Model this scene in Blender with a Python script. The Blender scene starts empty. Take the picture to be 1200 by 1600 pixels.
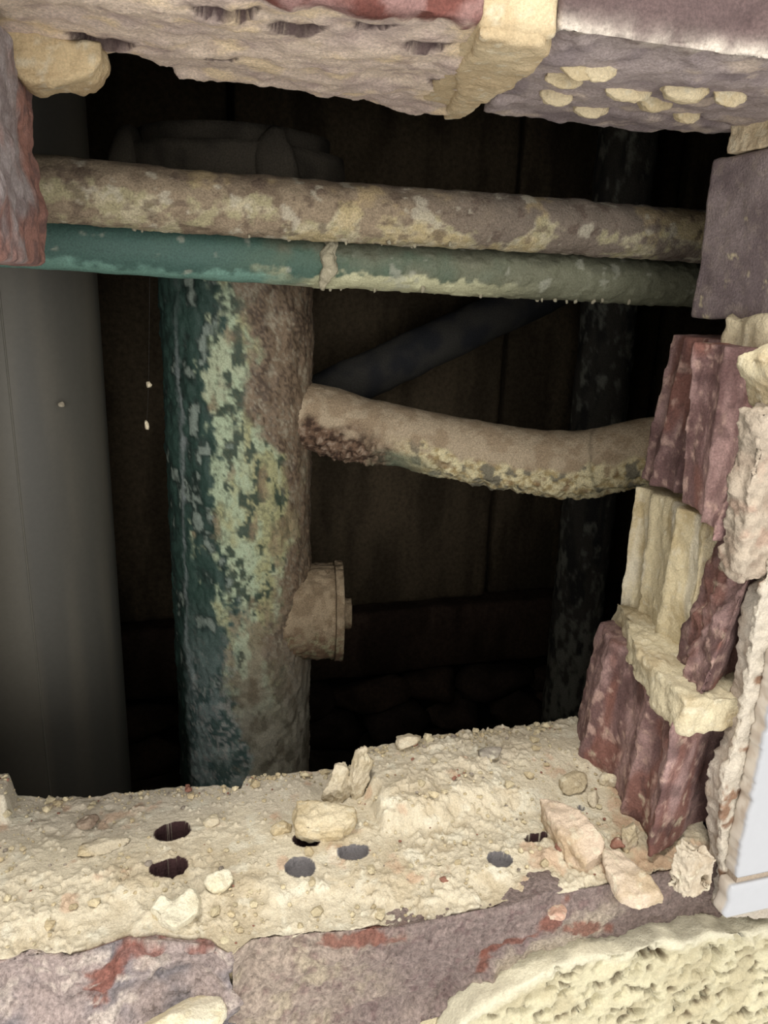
import bpy, bmesh, math, random
import numpy as np
from mathutils import Matrix, Vector

# ------------------------------------------------------------------ camera, world, lights, exposure
scn = bpy.context.scene
col = scn.collection
# camera axes as (right, up, forward) components of the wall's own axes: X along the wall, Y into it, Z up
AX = np.array([4200, 196, 1200.]); AX /= np.linalg.norm(AX)
AZ = np.array([170, 4050, -1200.]); AZ -= AX * (AX @ AZ); AZ /= np.linalg.norm(AZ)
AY = np.array([0, 0, 1.]); AY -= AX * (AX @ AY); AY -= AZ * (AZ @ AY); AY /= np.linalg.norm(AY)
CAM = np.array([0, -.245, .247])


def px(x, y, Y=None, Z=None, X=None):
    """the point of the plane X=, Y= or Z= that the photograph shows at pixel x, y (1200 x 1600)"""
    v = np.array([x - 600, 800 - y, 1200.])
    R = np.array([v @ AX, v @ AY, v @ AZ])
    t = (Y - CAM[1]) / R[1] if Y is not None else (Z - CAM[2]) / R[2] if Z is not None else (X - CAM[0]) / R[0]
    return CAM + t * R


cd = bpy.data.cameras.new('camera')
cam = bpy.data.objects.new('camera', cd); col.objects.link(cam)
cd.sensor_fit = 'HORIZONTAL'; cd.sensor_width = 36; cd.lens = 36; cd.clip_start = .005; cd.clip_end = 50
Rm = Matrix(((AX[0], AX[1], -AX[2]), (AY[0], AY[1], -AY[2]), (AZ[0], AZ[1], -AZ[2])))
cam.matrix_world = Matrix.Translation(Vector(CAM)) @ Rm.to_4x4()
scn.camera = cam

wd = bpy.data.worlds.new('room_light'); scn.world = wd; wd.use_nodes = True
wd.node_tree.nodes['Background'].inputs[0].default_value = (1.0, .98, .95, 1)
wd.node_tree.nodes['Background'].inputs[1].default_value = 1.4


def area(name, loc, target, size, power, color):
    l = bpy.data.lights.new(name, 'AREA'); l.shape = 'DISK'; l.size = size; l.energy = power; l.color = color
    o = bpy.data.objects.new(name, l); col.objects.link(o); o.location = loc
    o.rotation_euler = (Vector(target) - Vector(loc)).to_track_quat('-Z', 'Y').to_euler()
    return o


area('ceiling_lamp', (-.35, -.42, 1.75), (.05, 0, 0), .30, 21, (1.0, .96, .89))
area('cavity_fill_light', (-.25, -1.7, .36), (.05, .2, .12), 1.0, 17, (1.0, .98, .94))  # fill light added behind the camera to brighten the cavity and pipes
scn.view_settings.view_transform = 'Standard'; scn.view_settings.look = 'None'
scn.view_settings.gamma = 1; scn.view_settings.use_curve_mapping = False
scn.view_settings.exposure = 0.0

# ------------------------------------------------------------------ numpy noise


def _h(ix, iy, iz, s):
    h = (ix.astype(np.int64) * 374761393 + iy.astype(np.int64) * 668265263 + iz.astype(np.int64) * 2147483647 + s * 974634541) & 0xffffffff
    h = ((h ^ (h >> 13)) * 1274126177) & 0xffffffff
    h = ((h ^ (h >> 16)) * 2246822519) & 0xffffffff
    return ((h ^ (h >> 15)) & 0xffffff) / float(0xffffff)


def vn(p, s=0):
    """value noise, about -1..1"""
    i = np.floor(p); f = p - i; i = i.astype(np.int64)
    f = f * f * f * (f * (f * 6 - 15) + 10)
    r = 0
    for dx in (0, 1):
        wx = f[:, 0] if dx else 1 - f[:, 0]
        for dy in (0, 1):
            wy = f[:, 1] if dy else 1 - f[:, 1]
            for dz in (0, 1):
                wz = f[:, 2] if dz else 1 - f[:, 2]
                r = r + wx * wy * wz * _h(i[:, 0] + dx, i[:, 1] + dy, i[:, 2] + dz, s)
    return r * 2 - 1


def fbm(p, scale, octv=4, s=0, gain=.5):
    r = 0; a = 1; t = 0; q = p * scale
    for k in range(octv):
        r = r + a * vn(q + 17.3 * k, s + k); t += a; a *= gain; q = q * 2.03
    return r / t * 1.6


def ridged(p, scale, octv=3, s=0):
    r = 0; a = 1; t = 0; q = p * scale
    for k in range(octv):
        r = r + a * (1 - np.abs(vn(q + 9.1 * k, s + k)) * 2); t += a; a *= .5; q = q * 2.1
    return r / t


def worley(p, scale, s=0):
    q = p * scale; i = np.floor(q).astype(np.int64); best = np.full(len(p), 9.); second = best.copy(); cid = np.zeros(len(p))
    for dx in (-1, 0, 1):
        for dy in (-1, 0, 1):
            for dz in (-1, 0, 1):
                c = (i[:, 0] + dx, i[:, 1] + dy, i[:, 2] + dz)
                o = np.stack([_h(*c, s + 1), _h(*c, s + 2), _h(*c, s + 3)], 1)
                dd = np.sqrt((((np.stack(c, 1) + o) - q) ** 2).sum(1))
                m = dd < best
                second = np.where(m, best, np.minimum(second, dd)); cid = np.where(m, _h(*c, s + 7), cid); best = np.minimum(best, dd)
    return best, second, cid


def sst(a, b, x):
    t = np.clip((x - a) / (b - a), 0, 1); return t * t * (3 - 2 * t)


def lin(c):
    c = np.array(c, float) / 255
    return np.where(c <= .04045, c / 12.92, ((c + .055) / 1.055) ** 2.4)


def mix(a, b, t):
    t = np.asarray(t)[:, None] if np.ndim(t) else t
    return a * (1 - t) + b * t


# ------------------------------------------------------------------ materials (all procedural)


def surf(name, rough=.9, fine=900, amount=.25, bump=.0006, bscale=700, spec=.25):
    """colour kept on the mesh (mottling, stains, chips) x fine grain noise, with grain relief"""
    m = bpy.data.materials.new(name); m.use_nodes = True
    nt = m.node_tree; N = nt.nodes; L = nt.links; b = N['Principled BSDF']
    b.inputs['Roughness'].default_value = rough; b.inputs['Specular IOR Level'].default_value = spec
    at = N.new('ShaderNodeAttribute'); at.attribute_name = 'Col'
    g = N.new('ShaderNodeNewGeometry')
    n1 = N.new('ShaderNodeTexNoise'); n1.inputs['Scale'].default_value = fine; n1.inputs['Detail'].default_value = 4; n1.inputs['Roughness'].default_value = .65
    n2 = N.new('ShaderNodeTexNoise'); n2.inputs['Scale'].default_value = bscale; n2.inputs['Detail'].default_value = 5; n2.inputs['Roughness'].default_value = .7
    mr = N.new('ShaderNodeMapRange'); mr.inputs[1].default_value = .3; mr.inputs[2].default_value = .7
    mr.inputs[3].default_value = 1 - amount; mr.inputs[4].default_value = 1 + amount
    mx = N.new('ShaderNodeVectorMath'); mx.operation = 'MULTIPLY'
    cb = N.new('ShaderNodeCombineXYZ')
    bp = N.new('ShaderNodeBump'); bp.inputs['Distance'].default_value = bump; bp.inputs['Strength'].default_value = 1
    L.new(g.outputs['Position'], n1.inputs['Vector']); L.new(g.outputs['Position'], n2.inputs['Vector'])
    L.new(n1.outputs['Fac'], mr.inputs[0])
    for k in range(3): L.new(mr.outputs[0], cb.inputs[k])
    L.new(at.outputs['Color'], mx.inputs[0]); L.new(cb.outputs[0], mx.inputs[1]); L.new(mx.outputs[0], b.inputs['Base Color'])
    L.new(n2.outputs['Fac'], bp.inputs['Height']); L.new(bp.outputs[0], b.inputs['Normal'])
    return m


M_MORTAR = surf('crumbly_mortar', .95, 1100, .16, .0011, 650, .1)
M_BRICK = surf('broken_brick', .85, 900, .28, .0009, 800, .3)
M_BROKEN = surf('rough_broken_brick', .9, 600, .42, .0028, 420, .25)
M_RUST = surf('rusted_iron', .85, 1000, .35, .0012, 500, .25)
M_PAINT = surf('flaking_painted_iron', .6, 900, .25, .0006, 450, .4)
M_PVC = surf('grey_plastic', .55, 300, .05, .00005, 500, .35)
M_DIRT = surf('dusty_masonry', .95, 200, .3, .002, 120, .1)
M_TILE = surf('white_glaze', .12, 300, .015, .00003, 60, .5)
M_RENDER = surf('porous_render', .95, 900, .12, .0009, 700, .1)
M_DUST = surf('dust_thread', .95, 900, .1, .0002, 700, .1)

# ------------------------------------------------------------------ mesh helpers


def build(name, V, F, mat, C=None, parent=None, smooth=True):
    V = np.asarray(V, float)
    me = bpy.data.meshes.new(name)
    if isinstance(F, np.ndarray):
        n, k = F.shape
        me.vertices.add(len(V)); me.vertices.foreach_set('co', V.ravel().astype(np.float32))
        me.loops.add(n * k); me.loops.foreach_set('vertex_index', F.ravel().astype(np.int32))
        me.polygons.add(n); me.polygons.foreach_set('loop_start', np.arange(0, n * k, k, dtype=np.int32))
        me.update(calc_edges=True); me.validate()
    else:
        me.from_pydata([tuple(v) for v in V], [], F)
    a = me.attributes.new('Col', 'FLOAT_COLOR', 'POINT')
    if C is None: C = np.array([.5, .5, .5])
    C = np.asarray(C, float)
    if C.ndim == 1: C = np.tile(C, (len(V), 1))
    if len(me.vertices) == len(C):
        a.data.foreach_set('color', np.hstack([np.clip(C, 0, 1), np.ones((len(C), 1))]).ravel().astype(np.float32))
    me.polygons.foreach_set('use_smooth', [smooth] * len(me.polygons))
    me.materials.append(mat)
    o = bpy.data.objects.new(name, me); col.objects.link(o)
    if parent is not None:
        o.parent = parent; o.location = -Vector(wloc(parent))
    return o


def wloc(o):
    p = Vector(o.location)
    while o.parent is not None:
        o = o.parent; p = p + Vector(o.location)
    return p


def tag(o, label=None, cat=None, group=None, kind=None):
    for k, v in (('label', label), ('category', cat), ('group', group), ('kind', kind)):
        if v: o[k] = v
    return o


def empty(name, loc=(0, 0, 0)):
    o = bpy.data.objects.new(name, None); o.empty_display_size = .02; o.location = loc; col.objects.link(o); return o


def normals(V, F):
    n = np.zeros_like(V)
    a = V[F[:, 0]]; b = V[F[:, 1]]; c = V[F[:, 2]]; d = V[F[:, -1]]
    fn = np.cross(c - a, d - b) if F.shape[1] == 4 else np.cross(b - a, c - a)
    for k in range(F.shape[1]): np.add.at(n, F[:, k], fn)
    return n / (np.linalg.norm(n, axis=1)[:, None] + 1e-12)


def remesh(V, F, size):
    """even skin of quads over a closed rough shape"""
    me = bpy.data.meshes.new('base'); me.from_pydata([tuple(map(float, v)) for v in V], [], [list(map(int, f)) for f in F])
    bm = bmesh.new(); bm.from_mesh(me); bmesh.ops.recalc_face_normals(bm, faces=bm.faces); bm.to_mesh(me); bm.free()
    o = bpy.data.objects.new('base', me); col.objects.link(o)
    md = o.modifiers.new('r', 'REMESH'); md.mode = 'VOXEL'; md.voxel_size = size; md.adaptivity = 0
    dg = bpy.context.evaluated_depsgraph_get(); ev = o.evaluated_get(dg); m2 = ev.to_mesh()
    v = np.empty(len(m2.vertices) * 3, np.float32); m2.vertices.foreach_get('co', v)
    l = np.empty(len(m2.loops), np.int32); m2.loops.foreach_get('vertex_index', l)
    f = l.reshape(-1, 4)
    ev.to_mesh_clear(); bpy.data.objects.remove(o); bpy.data.meshes.remove(me)
    return v.reshape(-1, 3).astype(float), f


def relax(V, F, it=1, w=.5):
    for _ in range(it):
        s = np.zeros_like(V); c = np.zeros(len(V))
        for k in range(F.shape[1]):
            for j in (-1, 1):
                np.add.at(s, F[:, k], V[F[:, (k + j) % F.shape[1]]]); np.add.at(c, F[:, k], 1)
        V = V * (1 - w) + s / c[:, None] * w
    return V


def prism_z(pts, z0, z1, top=None):
    """closed prism of a plan outline (X, Y); top= a second outline of as many points"""
    n = len(pts); top = top or pts
    V = [(x, y, z0) for x, y in pts] + [(x, y, z1) for x, y in top]
    F = [list(range(n - 1, -1, -1)), list(range(n, 2 * n))] + [[i, (i + 1) % n, n + (i + 1) % n, n + i] for i in range(n)]
    return V, F


def prism_y(pts, y0, y1):
    """closed prism of an upright outline (X, Z)"""
    n = len(pts)
    V = [(x, y0, z) for x, z in pts] + [(x, y1, z) for x, z in pts]
    F = [list(range(n)), list(range(2 * n - 1, n - 1, -1))] + [[i, n + i, n + (i + 1) % n, (i + 1) % n] for i in range(n)]
    return V, F


def rough(name, base, voxel, disp, colour, mat, parent=None, rl=1):
    V, F = remesh(*base, voxel)
    if rl: V = relax(V, F, rl)
    n = normals(V, F)
    d = disp(V, n)
    V = V + (d if np.ndim(d) == 2 else n * d[:, None])
    n2 = normals(V, F)
    return build(name, V, F, mat, colour(V, n2), parent)


def tube(pts, rad, ns, step, disp=None, taper_end=True):
    """a capped tube along a smooth path; returns V, F, angle and length along it"""
    P = np.array(pts, float)
    seg = np.r_[0, np.cumsum(np.linalg.norm(np.diff(P, axis=0), axis=1))]
    n = max(2, int(seg[-1] / step)); t = np.linspace(0, seg[-1], n + 1)
    if len(P) > 2:      # Catmull-Rom through the points
        Q = np.vstack([2 * P[0] - P[1], P, 2 * P[-1] - P[-2]])
        k = np.clip(np.searchsorted(seg, t, 'right') - 1, 0, len(P) - 2); u = ((t - seg[k]) / (seg[k + 1] - seg[k]))[:, None]
        a, b, c, d = Q[k], Q[k + 1], Q[k + 2], Q[k + 3]
        S = .5 * (2 * b + (c - a) * u + (2 * a - 5 * b + 4 * c - d) * u ** 2 + (3 * b - a - 3 * c + d) * u ** 3)
    else:
        S = P[0] + (P[1] - P[0]) * (t / seg[-1])[:, None]
    T = np.gradient(S, axis=0); T /= np.linalg.norm(T, axis=1)[:, None]
    ref = np.array([0, 1., 0]) if abs(T[0][1]) < .8 else np.array([0, 0, 1.])
    A = np.cross(T, ref); A /= np.linalg.norm(A, axis=1)[:, None]; B = np.cross(A, T)
    th = np.arange(ns) / ns * 2 * math.pi
    R = rad(t) if callable(rad) else np.full(len(t), rad)
    N = A[:, None, :] * np.cos(th)[None, :, None] + B[:, None, :] * np.sin(th)[None, :, None]
    V = S[:, None, :] + N * R[:, None, None]
    V = V.reshape(-1, 3); N = N.reshape(-1, 3); tt = np.repeat(t, ns)
    if disp is not None: V = V + N * disp(V, N, tt)[:, None]
    i = np.arange(n)[:, None] * ns; j = np.arange(ns)[None, :]; j2 = (j + 1) % ns
    F = np.stack([i + j, i + j2, i + ns + j2, i + ns + j], -1).reshape(-1, 4)
    m = len(V)
    V = np.vstack([V, S[0], S[-1]]); N = np.vstack([N, -T[0], T[-1]]); tt = np.r_[tt, 0, t[-1]]
    jj = np.arange(ns); e = n * ns
    cap = np.vstack([np.stack([np.full(ns, m), (jj + 1) % ns, jj, jj], 1), np.stack([np.full(ns, m + 1), e + jj, e + (jj + 1) % ns, e + (jj + 1) % ns], 1)])
    Fl = [list(map(int, f)) for f in F] + [[int(a), int(b), int(c)] for a, b, c, _ in cap]
    return V, Fl, N, tt


def rock(seed, size, facets=11, level=4, noise=.06, fscale=3.):
    """faceted lump: an icosphere cut by random planes, then roughened"""
    rng = np.random.default_rng(seed)
    bm = bmesh.new(); bmesh.ops.create_icosphere(bm, subdivisions=level, radius=1)
    V = np.array([v.co[:] for v in bm.verts]); F = np.array([[v.index for v in f.verts] for f in bm.faces]); bm.free()
    pn = rng.normal(size=(facets, 3)); pn /= np.linalg.norm(pn, axis=1)[:, None]
    if facets: dd = rng.uniform(.55, .95, facets); pn = np.vstack([pn, [[0, 0, -1.]]]); dd = np.r_[dd, .8]
    else: pn = np.array([[0, 0, 1.]]); dd = np.array([2.])
    k = V @ pn.T; r = np.where(k > .05, dd[None] / np.maximum(k, .05), 9).min(1); r = np.minimum(r, 1.15)
    V = V * r[:, None]
    V = V * (1 + noise * fbm(V + seed, fscale, 4, seed))[:, None]
    return V * np.array(size), F


# ------------------------------------------------------------------ colour recipes
CREAM = lin((212, 200, 168)); CREAM2 = lin((194, 177, 143)); CREAM3 = lin((184, 170, 146)); PALE = lin((222, 214, 190))
RED = lin((138, 74, 62)); PURPLE = lin((128, 96, 96)); GREYB = lin((140, 126, 128)); DARKB = lin((84, 58, 58)); ROSE = lin((168, 118, 112))
WHITE = lin((235, 232, 226))


def c_mortar(V, n, a=CREAM, b=CREAM2, s=0):
    f = fbm(V, 60, 4, s); g = fbm(V, 300, 3, s + 5)
    c = mix(a, b, sst(-.3, .6, f + .3 * g))
    return mix(c, PALE, sst(.35, .8, g) * .5)


def c_brick(V, n, s=0, red=0., grey=0., dust=.0):
    f = fbm(V, 55, 4, s); g = fbm(V * np.array([1, 1, 1.]), 220, 4, s + 3); h = fbm(V, 35, 3, s + 11)
    c = mix(PURPLE, DARKB, sst(0, .8, g) * .6)
    c = mix(c, RED, sst(.15 - red, .5 - red, f))
    c = mix(c, GREYB, sst(.3 - grey, .7 - grey, h))
    c = mix(c, lin((180, 150, 140)), sst(.45, .8, g) * .5)
    if dust: c = mix(c, CREAM3, sst(.55 - dust, .95 - dust, fbm(V, 140, 4, s + 21) * .6 + .35 * f))
    return c


# ------------------------------------------------------------------ the room behind the hole
def slab(name, x0, x1, y0, y1, z0, z1, c, mat=M_DIRT, parent=None, kind=None):
    V = [(x, y, z) for x in (x0, x1) for y in (y0, y1) for z in (z0, z1)]
    F = [[0, 1, 3, 2], [4, 6, 7, 5], [0, 4, 5, 1], [2, 3, 7, 6], [0, 2, 6, 4], [1, 5, 7, 3]]
    o = build(name, V, F, mat, c, parent, False)
    if kind: o['kind'] = kind
    return o


FLOOR, CEIL, BACK = -.46, .95, .66
XL, XR = -.62, .85
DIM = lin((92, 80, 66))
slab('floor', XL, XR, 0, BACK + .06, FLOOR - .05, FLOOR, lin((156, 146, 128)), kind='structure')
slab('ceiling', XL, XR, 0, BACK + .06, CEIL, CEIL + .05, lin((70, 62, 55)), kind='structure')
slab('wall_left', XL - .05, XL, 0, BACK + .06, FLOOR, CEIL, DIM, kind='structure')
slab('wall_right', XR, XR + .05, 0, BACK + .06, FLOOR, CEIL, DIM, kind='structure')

wall_back = tag(empty('wall_back', (0, BACK, 0)), kind='structure')
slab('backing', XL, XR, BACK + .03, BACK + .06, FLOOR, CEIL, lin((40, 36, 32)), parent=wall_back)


def board(x0, x1, z0, z1, y, c, s, name='board'):
    b = prism_y([(x0, z0), (x1, z0), (x1, z1), (x0, z1)], y, BACK + .028)
    return rough(name, b, .006, lambda V, n: .0015 * fbm(V, 25, 3, s), lambda V, n: mix(c, c * .55, sst(-.2, .6, fbm(V * np.array([1, 1, .25]), 30, 4, s))), M_DIRT, wall_back)


seam = px(785, 700, Y=BACK - .005)[0]
zr1 = px(700, 945, Y=BACK - .02)[2]; zr0 = px(700, 1040, Y=BACK - .02)[2]
edges = [XL + .02, -.40, -.13, .085, seam - .005, seam + .22, XR - .01]
for k in range(len(edges) - 1):
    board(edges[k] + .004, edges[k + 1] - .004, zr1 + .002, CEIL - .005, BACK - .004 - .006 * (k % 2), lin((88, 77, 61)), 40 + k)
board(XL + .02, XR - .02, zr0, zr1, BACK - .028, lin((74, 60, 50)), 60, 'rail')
# rough stones under the rail, part of the back wall
rng = random.Random(5)
z = FLOOR + .03
while z < zr0 - .02:
    x = XL + .04 + rng.uniform(0, .04)
    hh = rng.uniform(.05, .075)
    while x < XR - .06:
        w = rng.uniform(.07, .14)
        V, F = rock(rng.randrange(9999), (w * .56, .035, hh * .56), 9, 3, .05)
        V = V + np.array([x + w / 2, BACK - .002 - rng.uniform(0, .012), min(z + hh / 2, zr0 - hh * .5)])
        c = mix(lin((96, 78, 64)), lin((70, 60, 54)), rng.random())
        build('stone', V, F, M_DIRT, mix(c, c * .5, sst(-.2, .6, fbm(V, 40, 3, 3))), wall_back)
        x += w
    z += hh * .92

# ------------------------------------------------------------------ the broken front wall: bricks, beds, plaster, tiles
wall_front = tag(empty('wall_front'), kind='structure')
BK = lin((150, 128, 116))
slab('backing', XL, -.17, .002, .1, FLOOR, CEIL, BK, parent=wall_front)
slab('backing', -.17, .375, .002, .1, .392, CEIL, BK, parent=wall_front)
slab('backing', -.17, .375, .002, .1, FLOOR, -.135, BK, parent=wall_front)
slab('backing', .375, XR, .002, .1, FLOOR, CEIL, BK, parent=wall_front)

# ---- ledge relief: shared by the mortar bed and by everything that lies on it
BACKE = [px(x, y, Z=0) for x, y in [(-120, 1250), (30, 1245), (150, 1241), (270, 1230), (350, 1229), (376, 1233), (386, 1214), (470, 1207), (515, 1206), (560, 1198), (640, 1186), (700, 1170), (780, 1150), (890, 1132)]] + [(.27, .1, 0)]
FRONTE = [px(x, y, Z=0) for x, y in [(-120, 1490), (0, 1482), (60, 1468), (110, 1476), (200, 1446), (330, 1458), (362, 1474), (392, 1450), (500, 1440), (620, 1438), (720, 1424), (850, 1406), (940, 1428), (1060, 1424)]] + [(.26, -.01, 0)]
bx = np.array([p[0] for p in BACKE]); by = np.array([p[1] for p in BACKE])
fx = np.array([p[0] for p in FRONTE]); fy = np.maximum(np.array([p[1] for p in FRONTE]), -.005)
# perforations: pixel, radii, depth, fill (0 open, 1 plugged with grey)
PITS = [(270, 1299, .0074, .0062, .034), (264, 1358, .0078, .0052, .034), (480, 1313, .0066, .0050, .034), (838, 1306, .0052, .0030, .024),
        (553, 1333, .0074, .0048, .0024), (470, 1356, .0060, .0056, .0030), (781, 1342, .0056, .0042, .0045), (908, 1262, .0016, .0016, .003)]
PITS = [(px(a, b, Z=0), rx, ry, dp) for a, b, rx, ry, dp in PITS]


def ledge(x, y, fine=True, holes=True):
    P = np.stack([x, y, np.zeros_like(x)], 1)
    z = .0016 * fbm(P, 22, 3, 2)
    w = fbm(P, 60, 3, 8) * .004
    hump = sst(.090 + .0, .0945, x + w * .5) * sst(.040, .056, y + w) * (1 - sst(.13, .20, x))
    z = z + .0105 * hump
    z = z + .003 * sst(.15, .2, x) * sst(.03, .08, y)
    z = z + .013 * sst(-.0755, -.0785, x + w * .2) * sst(.088, .094, y) * sst(-.112, -.106, x + w)          # stub of mortar at the far left
    z = z - .0045 * (1 - sst(.004, .022, y - np.interp(x, fx, fy) + w))           # wears down to the front
    if fine:
        m = sst(.35, .75, fbm(P, 48, 3, 4))
        m2 = sst(.0, .5, fbm(P, 35, 3, 14) + .4 * sst(.06, .12, x) - .9 * sst(.042, .07, y) * (1 - sst(.10, .14, x)))
        z = z + .0012 * m * fbm(P, 160, 3, 6) + .0012 * sst(.1, .3, fbm(P, 110, 4, 9)) * (.15 + m2) + .0006 * fbm(P, 420, 3, 12) * (.3 + m2)
        z = z - .0012 * m2 * np.maximum(0, ridged(P, 130, 3, 15) - .45)
        b, s2, cid = worley(P, 330, 5)
        z = z + np.where(cid > .72, .0011 * (1 - sst(.1, .42, b)), 0)
    pit = np.zeros(len(x)); dark = np.zeros(len(x))
    for c, rx, ry, dp in PITS if holes else []:
        q = np.hypot((x - c[0]) / rx, (y - c[1]) / ry) + .16 * fbm(P, 130, 2, 31)
        s = 1 - sst(.94, 1.0, q)
        z = z * (1 - s) + np.minimum(z, -dp * s) * s
        pit = np.maximum(pit, s); dark = np.maximum(dark, 1 - sst(1.02, 1.16, q))
    return z, np.maximum(pit, dark * 1.0)


nx, ny = 680, 170
us = np.linspace(-.168, .246, nx)
rows = []
skirts_f = [(.006, -.012), (.003, -.008), (.0006, -.0056)]
vs = np.linspace(0, 1, ny)
fr = np.interp(us, fx, fy) + .0016 * fbm(np.stack([us, us * 0, us * 0], 1), 120, 4, 3)
bk = np.interp(us, bx, by) + .0012 * fbm(np.stack([us, us * 0 + 1, us * 0], 1), 160, 4, 5)
for dy, z in skirts_f: rows.append(np.stack([us, fr + dy, np.full(nx, z)], 1))
pits = [np.zeros(nx)] * 3
for v in vs:
    y = fr * (1 - v) + bk * v
    z, p = ledge(us, y)
    P = np.stack([us, y, z], 1)
    rows.append(P); pits.append(p)
for dz in (.004, .012, .03, .068):
    P = rows[2 + ny].copy(); P[:, 2] -= dz; P[:, 1] += .001 * fbm(P, 120, 3, 4); rows.append(P); pits.append(np.zeros(nx))
V = np.vstack(rows); pit = np.concatenate(pits); nr = len(rows)
i = np.arange(nr - 1)[:, None] * nx; j = np.arange(nx - 1)[None]
F = np.stack([i + j, i + j + 1, i + nx + j + 1, i + nx + j], -1).reshape(-1, 4)


def c_bed(V):
    f = fbm(V, 45, 4, 3); g = fbm(V, 260, 3, 7)
    c = mix(lin((208, 197, 173)), lin((193, 179, 152)), sst(-.3, .6, f + .3 * g))
    greyer = sst(.050, .085, V[:, 1] + .02 * f) * .75 * (1 - .5 * sst(.08, .1, V[:, 0]))
    c = mix(c, lin((198, 188, 170)), greyer)
    c = mix(c, lin((190, 150, 122)), sst(.5, .9, fbm(V, 90, 4, 17) + .5 * sst(.15, .2, V[:, 0]) * (V[:, 1] < .05)) * .5)
    c = mix(c, lin((222, 216, 196)), sst(.3, .75, fbm(V, 120, 4, 23)) * .6)
    return c


C = c_bed(V)
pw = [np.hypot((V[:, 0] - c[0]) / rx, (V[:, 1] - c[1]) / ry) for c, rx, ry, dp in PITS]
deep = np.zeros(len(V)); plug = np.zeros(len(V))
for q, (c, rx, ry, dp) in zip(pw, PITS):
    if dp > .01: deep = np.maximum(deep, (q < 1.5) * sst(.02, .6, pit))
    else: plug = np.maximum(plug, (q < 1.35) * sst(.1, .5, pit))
C = mix(C, lin((62, 44, 44)), deep); C = mix(C, lin((112, 108, 108)), plug)  # open holes painted dark with the shade inside them; plugs stay grey
bed = build('mortar_bed', V, F, M_MORTAR, C, wall_front)
tag(bed, 'cream dusty mortar bed along the sill with open round brick holes')

# ---- bricks of the sill course
RNGB = 100


def sill_brick(x0, x1, s, **kw):
    b = prism_z([(x0, 0.0), (x1, 0.0), (x1, .091), (x0, .091)], -.069, -.0042)

    def disp(V, n):
        P = V
        d = .0030 * fbm(P, 38, 4, s) + .0013 * fbm(P, 170, 4, s + 4) + .0009 * fbm(P, 420, 3, s + 6) + .0016 * np.maximum(0, ridged(np.stack([V[:, 0] * .55 - V[:, 2] * .5, V[:, 1], V[:, 2] * 1.1 + V[:, 0] * .35], 1), 150, 3, s + 14) - .2) + kw.get('step', 0) * sst(-.1, .15, fbm(P * np.array([1, 1, 1.8]), 45, 3, s + 9)) + .0028 * np.maximum(0, ridged(P * np.array([1, .6, 1.6]), 45, 2, s + 8) - .3)
        D = n * (d * (.25 + .75 * sst(.3, .7, -n[:, 1])))[:, None]
        rec = np.interp(V[:, 0], fx, fy) - .0006
        hp = px(845, 1420, Y=0)
        D[:, 1] -= .007 * np.exp(-((V[:, 0] - hp[0]) / .020) ** 2 - ((V[:, 2] - hp[2] + .006) / .016) ** 2) * sst(.3, .7, -n[:, 1]) * kw.get('hill', 0)
        D[:, 2] += .0045 * np.exp(-((V[:, 0] - hp[0]) / .013) ** 2 - ((V[:, 1] - .004) / .012) ** 2) * sst(.3, .7, n[:, 2]) * kw.get('hill', 0)
        t = sst(-.05, -.004, V[:, 2]) * (1 - sst(.0, .05, V[:, 1]))
        D[:, 1] += t * rec * 1.0
        for c, rx, ry, dp in PITS:
            q = np.hypot((V[:, 0] - c[0]) / (rx + .002), (V[:, 1] - c[1]) / (ry + .002))
            D[:, 2] -= np.where((V[:, 2] > -.02) & (q < 1), dp + .003, 0)
        D[:, 2] -= .002 * sst(.5, 1, n[:, 2])
        return D
    return rough('brick', b, .0011, disp, lambda V, n: kw['c'](V, n), M_BROKEN, wall_front)


def c_sill_left(V, n):
    f = fbm(V, 42, 4, 1); g = fbm(V * np.array([1, 1, 2.2]) + V[:, [2, 0, 1]] * .6, 80, 4, 6)
    c = mix(lin((168, 152, 146)), lin((132, 126, 128)), sst(-.2, .5, f))
    for a_, b_, w_, h_ in ((10, 1510, .016, .008), (195, 1525, .013, .010), (165, 1545, .008, .009), (335, 1475, .008, .006), (225, 1495, .010, .004), (95, 1515, .004, .004)):
        p_ = px(a_, b_, Y=0)
        q_ = np.hypot((V[:, 0] - p_[0]) / w_, (V[:, 2] - p_[2] - .5 * (V[:, 0] - p_[0])) / h_)
        c = mix(c, lin((140, 92, 80)), sst(1.15, .65, q_ + .8 * fbm(V, 150, 4, 7)) * .8)
    c = mix(c, lin((206, 192, 180)), sst(.1, .5, fbm(V * np.array([.7, 1, 1.4]), 130, 4, 9)) * .8)
    return c


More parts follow.
